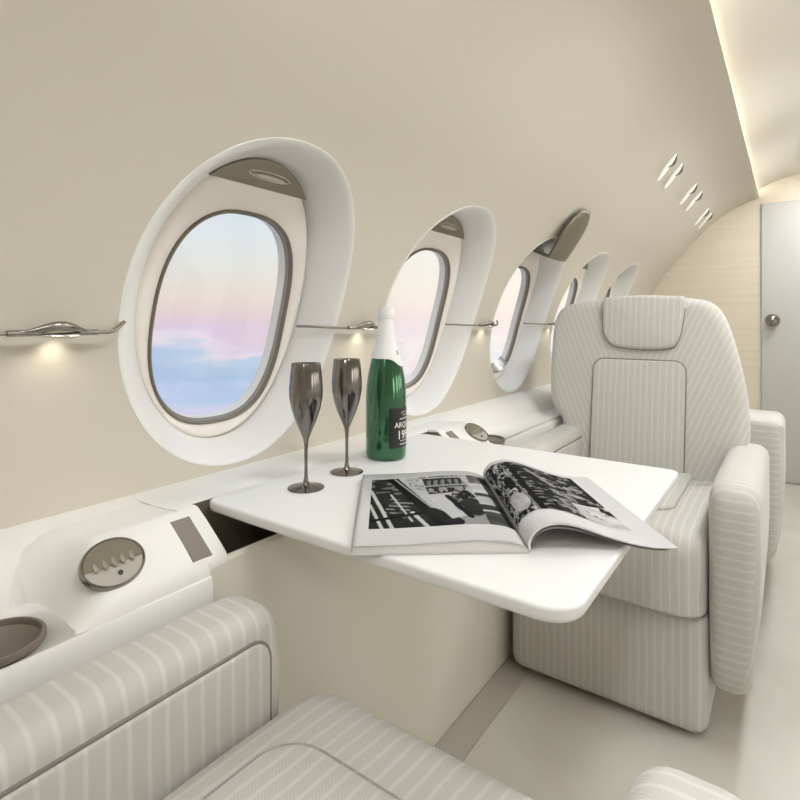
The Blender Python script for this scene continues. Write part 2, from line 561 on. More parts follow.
for i, Yc in enumerate(WINY):
    root = empty('window_%d' % (i + 1), W(0, Yc, 0), kind='structure')
    window_parts(root, Yc, i)
    if i == 2:
        shade_flap(root, Yc)
        w = MB()                                   # dark sill piece at the foot of this oval
        ts = [1.5 * pi + a for a in span(-.62, .62, 16)]
        w.grid(lambda t, k: PW(gask(t, .003 + .03 * k)[0], gask(t, .003 + .03 * k)[1], Yc, .008 - .026 * k), ts, [0, .2, .5, 1])
        w.obj('sill_latch', M_['chromedark'], root, recalc=False)
    else:
        cap_part(root, Yc)

for i in range(5):                                 # the same windows in the wall across the aisle
    src = bpy.data.objects['window_%d' % (1 if i == 2 else i + 1)]
    r = copy_tree(src); r.name = 'window_%d' % (i + 6)
    r.location = W(0, WINY[i], 0); r.location.x = 2 * XC - r.location.x; r.scale = (-1, 1, 1)

# ------------------------------------------------------------------ cove light strip, added overhead fill panels
w = MB(); w.box(-.236, -.212, YF + .02, YB - .02, EYE + .742, EYE + .752, .002)
ls = w.obj('cove_light_strip', M_['led'], loc=(-.224, 1.2, EYE + .742))
tag(ls, 'long white light strip in the cove above the window wall', 'light')
w = MB(); w.box(.412, .436, YF + .02, YB - .02, EYE + .742, EYE + .752, .002)
ls = w.obj('cove_light_strip', M_['led'], loc=(.424, 1.2, EYE + .742))
tag(ls, 'long white light strip in the cove across the aisle', 'light')

def fill_light(Yc, label):  # unseen glowing panels added overhead to brighten the cabin
    root = empty('fill_light', (XC + .06, Yc, EYE + .84), label=label, cat='light', group='added fill lights over the aisle')
    w = MB(); w.puff(rrect(.06, .26, Yc - .28, Yc + .28, .05), lambda x, y, n: Vector((x, y, EYE + .858 - n)), 0, .012, .004); w.obj('frame', M_['white'], root)
    w = MB(); w.puff(rrect(.075, .245, Yc - .265, Yc + .265, .04), lambda x, y, n: Vector((x, y, EYE + .848 - n)), 0, .006, .002); w.obj('diffuser', M_['panel'], root)
    return root
for y, t in ((-.7, 'added oblong fill light behind the near seat'), (.35, 'added oblong fill light over the near seat'),
             (1.4, 'added oblong fill light over the table and facing seat'), (2.45, 'added oblong fill light over the rear seats'), (3.4, 'added oblong fill light by the cabin door')):
    fill_light(y, t)

# ------------------------------------------------------------------ overhead slit lights on the wall
def slit(Yc, dv, label):
    va, vb = .772 + dv, .886 + dv
    vm = (va + vb) / 2
    root = empty('reading_spotlight', WW(vm, Yc), label=label, cat='light', group='slit reading lights high on the wall')
    f = lambda t, k, n: WW(vm + (vb - va) / 2 * cos(t) * k, Yc + .030 - .085 * (cos(t) * k + 1) * .5 + .024 * sin(t) * k, n)
    w = MB(); w.rings([[f(t, k, n) for t in TH[::3]] for k, n in ((1, -.001), (.97, .003), (.85, .005), (.4, .006))], False, True)
    w.obj('lens', M_['lens'], root)
    w = MB()
    pts = [WW(vb - .052 * k, Yc - .060 + .045 * k - .004, .006 + .012 * sin(pi * k)) for k in span(0, 1, 12)]
    w.tube(pts, [.0012 + .0042 * sin(pi * k) for k in span(0, 1, 12)], n=10)
    w.obj('hood', M_['chromedark'], root)
for (y, t) in ((2.475, 'nearest slit light, topmost of the six on the upper wall'), (2.635, 'second slit light down from the top of the row of six'),
               (3.055, 'third slit light, upper one of the middle pair'), (3.25, 'fourth slit light, lower one of the middle pair'),
               (3.69, 'fifth slit light, upper one of the pair nearest the bulkhead'), (3.85, 'last slit light, closest to the bulkhead')):
    slit(y * .965, -.002 if y < 3.5 else -.02, t)

# ------------------------------------------------------------------ reading light rails between the windows
RV = .0245
def rail(Yc, label):
    root = empty('light_rail', WW(RV + -.01, Yc, 0), label=label, cat='light rail', group='slim metal light rails between the windows')
    w = MB()
    P = [WW(RV - .031, Yc - .146, -.056), WW(RV - .024, Yc - .134, -.030), WW(RV - .0165, Yc - .100, .004), WW(RV - .0135, Yc - .070, .0165)]
    P += [WW(RV + -.013, Yc + d, .018) for d in (-.05, -.03, 0, .05, .065)]
    P += [WW(RV + -.012, Yc + .072, .017), WW(RV + -.007, Yc + .085, .010), WW(RV + -.002, Yc + .096, .001)]
    w.tube(P, .0028, n=10)
    w.obj('bar', M_['cap'], root)
    w = MB()
    w.tube([WW(RV + -.0125, Yc - .062, .019), WW(RV + -.0125, Yc + .050, .019)], .0042, n=12)
    w.obj('sleeve', M_['chromedark'], root)
    w = MB()
    ks = span(-1, 1, 30)
    pts = [WW(RV + -.0105 + .0125 * (cos(pi * k) * .5 + .5), Yc - .004 + .045 * k, .020 + .010 * (cos(pi * k) * .5 + .5)) for k in ks]
    w.tube(pts, [.0022 + .0042 * (cos(pi * k) * .5 + .5) for k in ks], n=12)
    w.obj('hood', M_['chromedark'], root)
    w = MB()
    w.rings([[WW(RV + -.0135 + .0055 * sin(a) * sqrt(max(0, 1 - k * k)), Yc + .001 + .026 * k, .024 + .012 * cos(a) * sqrt(max(0, 1 - k * k))) for a in TH[::6]] for k in span(-.995, .995, 16)], True, True)
    lamp = w.obj('lamp_body', M_['chrome'], root)
    w = MB()
    w.rings([[WW(RV + -.0180, Yc + .001 + .013 * cos(a) * k, .022 + .006 * sin(a) * k) for a in TH[::6]] for k in (1, .5)], False, True)
    w.obj('lens', M_['lens'], lamp, recalc=False)
    L = bpy.data.lights.new('rail_lamp', 'SPOT'); L.energy = .13; L.color = (1, .93, .80); L.spot_size = radians(120); L.spot_blend = .9; L.shadow_soft_size = .008
    lo = bpy.data.objects.new('rail_lamp', L); COL.objects.link(lo); lo.parent = root
    lo.location = WW(RV + -.022, Yc, .022) - root.location
    d = -Wt(0) - Wn(0) * .25
    lo.rotation_euler = d.to_track_quat('-Z', 'Y').to_euler()
for y, t in ((.334, 'slim metal light rail left of the first large window'), (.992, 'slim metal light rail behind the flutes, between first and second windows'),
             (1.630, 'slim metal light rail between the second window and the open-shade window'), (2.25, 'slim metal light rail partly hidden by the facing seat')):
    rail(y, t)

# ------------------------------------------------------------------ side console
con = empty('side_console', (-.80, .83, 0), label='long white side console with ledge under the windows', cat='console')
wallend = [(-.985, -.2825), (-.865, -.2825), (-.83, -.284), (-.79, -.2835), (-.73, -.279)]
chamfer = [(-.722, -.2805), (-.70, -.2955), (-.675, -.3145), (-.656, -.330), (-.650, -.338)]
foot = [(-.650, -.955), (-.985, -.955)]
def deckprof(xe):
    return [(-.985, -.2825), (-.865, -.2825), (-.83, -.285), (-.805, -.290), (-.785, -.301), (-.765, -.318), (-.748, -.338), (-.735, -.344),
            (-.68, -.347), (xe - .012, -.350), (xe - .003, -.353), (xe, -.362)] + [(xe, -.955), (-.985, -.955)]
def sect(w, prof, y0, y1):
    w.prism(prof, lambda p: Vector((p[0], y0, EYE + p[1])), lambda p: Vector((p[0], y1, EYE + p[1])))
w = MB()
sect(w, deckprof(-.642), -1.45, .458)
sect(w, deckprof(-.675), 1.202, 2.05)
sect(w, [p for p in deckprof(-.712) if p[0] != -.68], 2.05, YB - .01)
# holes for the cup holders are cut below
body = w.obj('ledge_body', M_['ledge'], con, angle=40)
w = MB()
front = [(-.650, -.345), (-.985, -.345)]
sect(w, wallend + chamfer + front, .458, .4885)
sect(w, wallend + chamfer + front, 1.1715, 1.202)
slotp = wallend[:-1] + [(-.757, -.2805), (-.750, -.284), (-.750, -.40), (-.662, -.40), (-.662, -.41), (-.985, -.41)]
sect(w, slotp, .4885, 1.1715)
w.obj('table_housing', M_['ledge'], con, angle=40)
w = MB()                                           # beige lower panel
pf = lambda zt: [(-.6497, zt), (-.6497, -.957), (-.70, -.957), (-.70, zt)]
sect(w, pf(-.3455), .4582, .4885); sect(w, pf(-.3455), 1.1715, 1.2018)
sect(w, [(-.6497, -.342), (-.6497, -.957), (-.70, -.957), (-.70, -.411), (-.661, -.411), (-.661, -.338), (-.655, -.336)], .4885, 1.1715)
sect(w, pf(-.664), 1.2018, 2.0)
w.obj('lower_panel', M_['face'], con, angle=40)
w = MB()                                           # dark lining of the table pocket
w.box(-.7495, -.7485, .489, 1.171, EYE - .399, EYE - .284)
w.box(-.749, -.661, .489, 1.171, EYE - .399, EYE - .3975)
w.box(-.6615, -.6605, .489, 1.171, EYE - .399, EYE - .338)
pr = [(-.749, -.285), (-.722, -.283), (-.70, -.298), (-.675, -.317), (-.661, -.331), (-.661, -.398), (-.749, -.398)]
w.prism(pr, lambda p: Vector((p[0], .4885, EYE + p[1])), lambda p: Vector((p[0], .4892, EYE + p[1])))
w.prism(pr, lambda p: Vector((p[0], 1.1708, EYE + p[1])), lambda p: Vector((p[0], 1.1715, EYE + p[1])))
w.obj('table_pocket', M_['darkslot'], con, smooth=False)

# sloping control plates either side of the table housing, mirrored about the table centre
def slope(q):                                      # q 0..1 down the slope
    return Vector((-.722 + .068 * q, 0, EYE - .2800 - .0515 * q))
SL = (slope(1) - slope(0)).normalized(); SN = Vector((-SL.z, 0, SL.x))
if SN.z < 0: SN = -SN
YM = .83
def plates(sgn):
    Y = lambda y: y if sgn < 0 else 2 * YM - y
    w = MB()
    up = [(-.80, -.292), (-.722, -.2795), (-.70, -.2945), (-.675, -.3135), (-.652, -.3325), (-.648, -.349), (-.80, -.349)]
    up = [(-.83, -.2865), (-.80, -.2850), (-.76, -.2825), (-.7365, -.2805)] + up[1:-1] + [(-.648, -.47), (-.83, -.47)]
    def fl(p, y):
        ys = .272 - .17 * min(1, max(0, (-.735 - p[0]) / .055))
        k = min(1, max(0, (y - ys) / (.338 - ys))); k = k * k * (3 - 2 * k)
        return -.353 + (p[1] + .353) * k
    w.rings([[Vector((p[0] if y > .2699 else min(p[0], -.7368), Y(y), EYE + fl(p, y))) for p in up] for y in [.4575] + [.338 - .0097 * i for i in range(7)] + [.272, .270, .2698] + [.26 - .0118 * i for i in range(14)]], True, True)
    pl = w.obj('control_plate', M_['ledge'], con, angle=50)
    w = MB()                                       # square grey vent
    q = [(.14, .437), (.14, .4665), (.95, .4665), (.95, .437)]
    w.prism(q, lambda p: slope(p[0]) + Vector((0, Y(p[1]), 0)) - SN * .002, lambda p: slope(p[0]) + Vector((0, Y(p[1]), 0)) + SN * .0022)
    w.obj('speaker_grille', M_['grille'], con, smooth=False)
    # oval panel with five buttons
    cy = Y(.345); c0 = slope(.49) + Vector((0, cy, 0))
    def E(u, q, n): return c0 + Vector((0, u, 0)) + SL * q + SN * n
    tl = .25 * (1 if sgn < 0 else -1)
    def el(t, k):
        a, b = .0405 * k, .0335 * k
        return (a * cos(t) * cos(tl) + b * sin(t) * sin(tl), a * cos(t) * -sin(tl) + b * sin(t) * cos(tl))
    w = MB()
    w.rings([[E(*el(t, k), n) for t in TH[::2]] for k, n in ((1, -.001), (1, .004), (.97, .0062), (.93, .0062), (.90, .0045))])
    rim = w.obj('control_bezel', M_['chromedark'], con, recalc=False)
    w = MB()
    up_ = [el(t, .905) for t in TH]
    ha = [p for p in up_]
    w.rings([[E(*el(t, .905), .0045) for t in TH[::2]], [E(*el(t, .4), .0036) for t in TH[::2]]], False, True)
    w.obj('lower_face', M_['satin'], rim, recalc=False)
    w = MB()                                       # darker upper half of the oval
    pts = [p for p in (el(t, .90) for t in TH) if p[1] < .004]
    pts = sorted(pts, key=lambda p: atan2(p[1], p[0]))
    w.prism(pts, lambda p: E(p[0], p[1], .0035), lambda p: E(p[0], p[1], .0056))
    w.obj('upper_face', M_['cap'], rim, smooth=False)
    for i in range(5):
        w = MB()
        u0 = (-.0225 + .0112 * i)
        w.rings([[E(u0 + .0027 * cos(t) * k, .0005 + .0062 * sin(t) * k, n) for t in TH[::6]] for k, n in ((1.2, .0054), (1.1, .0062), (.8, .0063), (.7, .0057))], False, True)
        w.obj('button', M_['chrome'], rim)
    w = MB()
    w.rings([[E(.002 + .0028 * cos(t) * k, .0165 + .0028 * sin(t) * k, n) for t in TH[::6]] for k, n in ((1.2, .0040), (1, .0056), (.7, .0050))], False, True)
    w.obj('jack_socket', M_['dark'], rim)
    # cup holder let into the deck
    cc = Vector((-.692 if sgn < 0 else -.712, Y(.222), EYE - .3455))
    w = MB()
    w.rings([[(cc.x + r * cos(t), cc.y + r * sin(t), cc.z + h) for t in TH] for r, h in ((.0435, -.006), (.0465, -.004), (.0465, .002), (.0455, .0035), (.0425, .0035), (.0412, .0015), (.0410, -.006), (.0435, -.006))])
    ch = w.obj('cup_holder', M_['gasket'], con, recalc=True)
    w = MB()
    w.rings([[(cc.x + r * cos(t), cc.y + r * sin(t), cc.z + h) for t in TH] for r, h in ((.0410, -.003), (.0402, -.02), (.0395, -.056), (.037, -.062), (.02, -.062))], False, True)
    w.obj('cup_lining', M_['cup'], ch, recalc=False)
    cut = MB(); cut.lathe([(.0445, -.070), (.0445, .02)], cc, 64)
    co = cut.obj('cutter', M_['dark'], None)
    return co
cutters = [plates(-1), plates(1)]
dg = bpy.context.evaluated_depsgraph_get()
for co in cutters:
    bo = body.modifiers.new('hole', 'BOOLEAN'); bo.operation = 'DIFFERENCE'; bo.object = co; bo.solver = 'EXACT'; bo.use_self = True
    if co is cutters[0]:
        pass
co_off = con.location.copy()
bpy.context.view_layer.update()
dg = bpy.context.evaluated_depsgraph_get()
me = bpy.data.meshes.new_from_object(body.evaluated_get(dg))
body.modifiers.clear(); body.data = me
for co in cutters: bpy.data.objects.remove(co)

# ------------------------------------------------------------------ fold-out table
TZ = EYE - .279
tb = empty('fold_out_table', (-.72, .82, TZ - .017), label='white fold-out table holding bottle, flutes and magazine', cat='table')
w = MB()
ol = dense(rrect(-.740, -.166, .512, 1.125, [.020, .02, .02, .038], 10), .03)
w.puff(ol, lambda x, y, n: Vector((x, y, TZ - .017 + n)), 0, .017, .004, r0=.006)
w.obj('tabletop', M_['white'], tb)
for y in (.68, .96):
    w = MB(); w.box(-.725, -.45, y - .02, y + .02, TZ - .029, TZ - .0165, .004)
    w.box(-.725, -.70, y - .02, y + .02, TZ - .10, TZ - .02, .004)
    w.obj('support_arm', M_['chromedark'], tb)

# ------------------------------------------------------------------ seats
def seat(xs, ys, face, label, name='passenger_seat', armx=.311, armz=0.0, arml=0.0):
    """face=+1 looks along +Y, -1 looks along -Y; local x from the wall to the aisle, f forward from the seat centre"""
    root = empty(name, (xs, ys, 0), label=label, cat='seat', group='striped cream cabin seats')
    P = lambda x, f, z: Vector((xs + x, ys + face * f, z))
    # base
    w = MB(); w.puff(dense(rrect(-.268, .209, -.30, .25, .035), .03), lambda a, b, n: P(a, b, n), .012, .287, .018, r0=.03)
    base = w.obj('base', M_['fx'], root)
    for x in (-.195, -.187, .118, .126):
        w = MB(); w.tube([P(x, .2485, z) for z in span(.065, .27, 8)], .0016, n=6, up=(1, 0, 0)); w.obj('seam', M_['pipinglt'], base)
    w = MB(); w.box(xs - .2, xs + .13, min(ys - face * .26, ys + face * .17), max(ys - face * .26, ys + face * .17), 0, .06, .01)
    w.obj('plinth', M_['gasket'], root)
    # seat cushion, thicker side rolls, raised middle panel
    w = MB(); w.puff(dense(rrect(-.212, .207, -.215, .284, [.06, .06, .02, .02]), .03), lambda a, b, n: P(a, b, n - .010 * (b > .0) * (b / .26) ** 2 * (n > .40)), .290, .486, .045, r0=.012, bulge=.006)
    cu = w.obj('seat_cushion', M_['fx'], root)
    pan = dense(rrect(-.145, .125, -.21, .165, [.05, .05, .01, .01]), .02)
    w = MB(); w.puff(pan, lambda a, b, n: P(a, b, n - .010 * (b > 0) * (b / .26) ** 2), .483, .4985, .012, bulge=.006)
    w.obj('cushion_panel', M_['fx'], cu)
    # armrests: low pad on the wall side, deep wing on the aisle side
    lo_ = smooth_loop([(-.345, .32), (-.352, .45), (-.345, .57), (-.31, .596), (-.15, .600), (.05, .600), (.175, .598), (.210, .578), (.221, .52), (.219, .42), (.210, .32), (.17, .305), (-.1, .303), (-.3, .305)], 5)
    w = MB()
    w.puff(lo_, lambda f, z, n: P(n, f, z), -.297 + arml, -.213, .024, bulge=.002)
    al = w.obj('armrest', M_['fa'], root)
    inset = dense(rrect(-.30, .192, .40, .566, [.03, .03, .01, .03]), .02)
    w = MB(); w.puff(inset, lambda f, z, n: P(n, f, z), -.222, -.2075, .006, bulge=.001); ip = w.obj('side_panel', M_['fa'], al)
    w = MB(); w.tube([P(-.2115, f, z) for f, z in inset], .0024, n=6, closed=True, up=(1, 0, 0)); w.obj('piping', M_['piping'], ip)
    hi = smooth_loop([(-.345, .22), (-.355, .40), (-.345, .55 + armz), (-.31, .588 + armz), (-.15, .597 + armz * .7), (.03, .599), (.165, .598), (.236, .584), (.260, .52), (.261, .38), (.252, .26), (.238, .165), (.20, .116), (.10, .108), (-.1, .12), (-.29, .17)], 5)
    w = MB(); w.puff(hi, lambda f, z, n: P(.2105 + (n - .2105) * (1 - .24 * min(1, max(0, (.42 - z) / .30)) ** 1.8), f, z), .2105, armx, .034, bulge=.002)
    w.obj('armrest', M_['fa'], root)
    # backrest
    def B(x, z, n): return P(x, -.2 - .14 * (z - .485) + n, z)
    out = smooth_loop([(-.285, .33), (-.287, .50), (-.286, .605), (-.314, .645), (-.335, .71), (-.337, .90), (-.325, .975), (-.285, 1.014), (-.18, 1.030), (-.03, 1.036), (.11, 1.028),
                       (.165, 1.008), (.200, .955), (.232, .85), (.254, .74), (.262, .66), (.262, .60), (.248, .555), (.210, .53), (.204, .45), (.204, .33), (.10, .325), (-.15, .325)], 5)
    w = MB(); w.puff(out, B, -.125, 0.0, .034, r0=.03, bulge=.008)
    bk = w.obj('backrest', M_['fw'], root)
    pan = dense(rrect(-.180, .100, .44, .832, [.035, .035, .01, .01]), .02)
    w = MB(); w.puff(pan, B, -.005, .0145, .009, bulge=.006); bp = w.obj('back_panel', M_['fx'], bk)
    w = MB(); w.tube([B(x, z, .0085) for x, z in pan], .0022, n=6, closed=True, up=(0, 1, 0)); w.obj('piping', M_['piping'], bp)
    hd = dense(smooth_loop([(-.152, 1.030), (-.154, .96), (-.145, .905), (-.110, .873), (-.03, .866), (.05, .870), (.078, .898), (.090, .96), (.092, 1.028), (.05, 1.0365), (-.03, 1.041), (-.11, 1.0375)], 4), .03)
    w = MB(); w.puff(hd, B, -.03, .024, .014, bulge=.006); hr = w.obj('headrest', M_['fx'], bk)
    w = MB(); w.tube([B(x, z, .0125) for x, z in hd if z < 1.02], .0022, n=6, up=(0, 1, 0)) if False else None
    k0 = [p for p in hd]
    i0 = max(range(len(k0)), key=lambda i: k0[i][1])
    seq = k0[i0:] + k0[:i0]; seq = [p for p in seq if p[1] < 1.015]
    w = MB(); w.tube([B(x, z, .012) for x, z in seq], .0022, n=6, up=(0, 1, 0)); w.obj('piping', M_['piping'], hr)
    return root
seat(-.36, 1.64, -1, 'striped cream seat facing the table on its far side')
seat(-.32, .27, 1, 'nearest striped cream seat in the foreground, facing the table')
seat(-.398, 2.44, 1, 'striped cream seat back to back with the facing seat, its arm showing', armx=.383, armz=.05, arml=.03)

# ------------------------------------------------------------------ bottle
bx, by = -.669, .886
bt = empty('champagne_bottle', (bx, by, TZ), label='green champagne bottle with white foil neck and black label', cat='bottle')
c = (bx, by, TZ)
w = MB()
w.lathe([(.001, .006), (.025, .004), (.036, .0005), (.0400, .004), (.0412, .012), (.0412, .120), (.0405, .140), (.0375, .165), (.0325, .190), (.0265, .212), (.0205, .232), (.0170, .250), (.0148, .27), (.0140, .30), (.001, .300)], c, 72)
w.obj('glass_body', M_['green'], bt, angle=60)
CAMAZ = atan2(-by, -bx)                            # towards the viewer's side of the cabin
LAZ = CAMAZ + radians(63)
w = MB()                                           # foil neck with a collar that dips to a point at the front
prof = [(.0217, .2325), (.0182, .2500), (.0160, .272), (.0152, .2815), (.0164, .2825), (.0166, .286), (.0166, .299), (.0156, .3045), (.001, .3055)]
BODY = [(.0412, .120), (.0405, .140), (.0375, .165), (.0325, .190), (.0265, .212), (.0205, .232), (.0170, .250)]
def rad_at(h):
    for (r0, h0), (r1, h1) in zip(BODY, BODY[1:]):
        if h0 <= h <= h1: return r0 + (r1 - r0) * (h - h0) / (h1 - h0) + .0007
    return BODY[-1][0] + .0007
rs = []
ths = span(0, 2 * pi, 96)[:-1]
for k in span(0, 1, 14):
    ring = []
    for t in ths:
        d = abs((t - LAZ + pi) % (2 * pi) - pi)
        hb = .2020 - .016 * math.exp(-(d / .55) ** 2)
        h = hb + (.2500 - hb) * k
        r = rad_at(h) + .0002
        ring.append((bx + r * cos(t), by + r * sin(t), TZ + h))
    rs.append(ring)
for r, h in prof[2:]: rs.append([(bx + r * cos(t), by + r * sin(t), TZ + h) for t in ths])
w.rings(rs, False, True)
w.obj('foil', M_['foil'], bt, angle=50)
def cylpt(az, h, r): return (bx + r * cos(az), by + r * sin(az), TZ + h)
w = MB()
w.grid(lambda a, h: cylpt(LAZ + a, h, .0415), span(-radians(55), radians(55), 40), [.026, .05, .08, .105])
lb = w.obj('label', M_['label'], bt, recalc=False)
def wrap_text(s, size, h, off=0, arch=0, name='lettering', mt='ink', r=.0419, az0=LAZ, align='CENTER'):
    cu = bpy.data.curves.new('t', 'FONT'); cu.body = s; cu.size = size; cu.align_x = align; cu.resolution_u = 3; cu.offset = size * .012
    to = bpy.data.objects.new('t', cu); COL.objects.link(to)
    bpy.context.view_layer.update()
    me = bpy.data.meshes.new_from_object(to.evaluated_get(bpy.context.evaluated_depsgraph_get()))
    bpy.data.objects.remove(to)
    bm = bmesh.new(); bm.from_mesh(me)
    bmesh.ops.triangulate(bm, faces=bm.faces)
    bmesh.ops.subdivide_edges(bm, edges=[e for e in bm.edges if e.calc_length() > size * .25], cuts=1)
    for v in bm.verts:
        x = v.co.x + off
        v.co = Vector(cylpt(az0 + x / r, h + v.co.y - arch * x * x, r))
    q = MB(); q.bm.free(); q.bm = bm
    return q.obj(name, M_[mt], lb, smooth=False, recalc=False)
wrap_text('ARQUIN', .0150, .0660, arch=0)
wrap_text('1998', .0235, .0435)
def hsh_(x): return abs(sin(x * 9173.3))
for (h, hw_, th, ar) in ((.0965, .013, .0011, 12), (.0905, .008, .0016, 0), (.0835, .0165, .0022, 4), (.0395, .015, .0013, 0), (.0325, .016, .0020, -3)):
    w = MB()
    f = lambda x, y: cylpt(LAZ + x / .0419, h + y - ar * x * x, .0419)
    w.grid(lambda x, y: f(x, y * th / 2 * (.35 + .65 * hsh_(x))), span(-hw_, hw_, 40), [-1, 1])
    w.obj('fine_print', M_['ink'], lb, smooth=False, recalc=False)
w = MB()                                           # round emblem on the foil collar
hc = .2135; ac = CAMAZ + radians(58)
def fo(x, y): 
    r = rad_at(hc + y) + .0006
    return (bx + r * cos(ac + x / r), by + r * sin(ac + x / r), TZ + hc + y)
w.rings([[fo(.0048 * k * cos(t), .0048 * k * sin(t)) for t in TH[::4]] for k in (1, .72)])
w.poly([fo(-.0017, -.0012), fo(.0017, -.0012), fo(0, .0022)])
w.obj('emblem', M_['inkdark'], bt, smooth=False, recalc=False)

# ------------------------------------------------------------------ flutes
def flute(x, y, label):
    root = empty('champagne_flute', (x, y, TZ), label=label, cat='glass', group='smoked flutes on the table')
    c = (x, y, TZ)
    w = MB()
    prof = [(.0010, .0825), (.0040, .086), (.0095, .098), (.0165, .115), (.0225, .133), (.0260, .150), (.0266, .165), (.0252, .185), (.0232, .205), (.0238, .2075), (.0243, .2065), (.0265, .185), (.0279, .165), (.0274, .150), (.0240, .132), (.0178, .113), (.0105, .096), (.0052, .083), (.0036, .074)]
    w.lathe(prof, c, 64); w.obj('bowl', M_['smoked'], root, angle=70)
    w = MB(); w.lathe([(.0036, .0745), (.0028, .060), (.0026, .035), (.0030, .020), (.0048, .010), (.0075, .006)], c, 32); w.obj('stem', M_['smoked'], root, angle=70)
    w = MB(); w.lathe([(.0075, .0062), (.014, .0040), (.026, .0022), (.0302, .0014), (.0302, .0004), (.001, .0003)], c, 64); w.obj('foot', M_['smoked'], root, angle=60)
    return root
flute(-.6535, .645, 'smoked metallic flute nearer the viewer, leftmost on the table')
flute(-.661, .756, 'smoked metallic flute standing between the other flute and green bottle')

# ------------------------------------------------------------------ magazine
Sx, Sy = -.2545, .620
ang = radians(37.2)
UX, UY = cos(ang), sin(ang)
mg = empty('magazine', (Sx, Sy, TZ), label='open magazine with black and white photographs on the table', cat='magazine')
def G(u, v, z): return Vector((Sx + u * UX - v * UY, Sy + u * UY + v * UX, TZ + z))
HV = .298
def interp(tab, x):
    # smooth Catmull-Rom in x
    xs_ = [p[0] for p in tab]
    for i in range(len(tab) - 1):
        if x <= xs_[i + 1] or i == len(tab) - 2:
            p1, p2 = tab[i], tab[i + 1]
            p0 = tab[i - 1] if i else p1; p3 = tab[i + 2] if i + 2 < len(tab) else p2
            t = (x - p1[0]) / (p2[0] - p1[0])
            m1 = (p2[1] - p0[1]) / max(1e-6, p2[0] - p0[0]) * (p2[0] - p1[0]); m2 = (p3[1] - p1[1]) / max(1e-6, p3[0] - p1[0]) * (p2[0] - p1[0])
            return (2 * t ** 3 - 3 * t * t + 1) * p1[1] + (t ** 3 - 2 * t * t + t) * m1 + (-2 * t ** 3 + 3 * t * t) * p2[1] + (t ** 3 - t * t) * m2
# left leaf: top surface height over the table as a function of distance from the spine
LT = [(0, .0035), (.006, .0085), (.02, .0135), (.04, .0158), (.07, .0160), (.11, .0140), (.16, .0118), (.21, .0108)]
# right leaf as a parametric curve (u, z): rises steeply from the spine, arches and falls to the table
RC = [(.000, .0030), (-.0005, .012), (.004, .0225), (.014, .0310), (.029, .0355), (.047, .0350), (.068, .0295), (.090, .0215), (.115, .0130), (.140, .0070), (.162, .0042), (.182, .0040)]
def rcurve(s):
    n = len(RC) - 1; x = min(max(s, 0), 1) * n; i = min(int(x), n - 1); t = x - i
    p = [Vector(RC[min(max(i + k, 0), n)]) for k in (-1, 0, 1, 2)]
    return .5 * ((2 * p[1]) + (-p[0] + p[2]) * t + (2 * p[0] - 5 * p[1] + 4 * p[2] - p[3]) * t * t + (-p[0] + 3 * p[1] - 3 * p[2] + p[3]) * t ** 3)
def rnorm(s):
    a, b = rcurve(max(0, s - .01)), rcurve(min(1, s + .01)); t = (b - a).normalized()
    return Vector((-t.y, t.x))
us = span(0, .21, 40)
w = MB()                                           # cover lying on the table under the left half
w.box(0, 1, 0, 1, 0, 1)
for v in w.bm.verts: v.co = G(-.213 + .213 * v.co.x, -.002 + (HV + .004) * v.co.y, .0002 + .0012 * v.co.z)
w.obj('cover', M_['paper'], mg, smooth=False)
w = MB()                                           # left page block
f = lambda u, b: [G(-u, b * HV, .0016), G(-u, b * HV, max(.0022, interp(LT, u) - .0006))]
w.rings([[G(-u, 0, .0016), G(-u, 0, interp(LT, u) - .0006), G(-u, HV, interp(LT, u) - .0006), G(-u, HV, .0016)] for u in us], True, True)
w.obj('page_block', M_['paperedge'], mg, angle=50)
for k, lift in ((0, 0), (1, .0016), (2, .0034)):        # a few loose leaves fanning near the spine
    w = MB()
    w.grid(lambda u, v: G(-u, v, interp(LT, u) - lift * (1 - (u / .21)) ** 2 * min(1, u / .03)), us, [0 - .0006 * k, HV / 2, HV])
    lf = w.obj('leaf', M_['paper'], mg, recalc=False)
    lf.modifiers.new('t', 'SOLIDIFY').thickness = .0003
w = MB()                                           # right page block, arched
ss = span(0, 1, 60)
def rp(s, v, d):
    p = rcurve(s) + rnorm(s) * d; return G(p.x, v, max(p.y, .0004))
w.rings([[rp(s, 0, -.0003), rp(s, 0, -.0034 * (1 - .75 * s)), rp(s, HV, -.0034 * (1 - .75 * s)), rp(s, HV, -.0003)] for s in ss], True, True)
w.obj('page_block', M_['paperedge'], mg, angle=60)
w = MB(); w.grid(lambda s, v: rp(s, v, 0), ss, [0, HV / 2, HV]); lf = w.obj('leaf', M_['paper'], mg, recalc=False)
w = MB(); w.grid(lambda s, v: rp(.02 + .93 * s, v, -.0042 - .003 * sin(pi * min(1, s * 1.4)) * (s < .72)), ss, [.0015, HV / 2, HV - .001]); lf = w.obj('leaf', M_['paper'], mg, recalc=False)

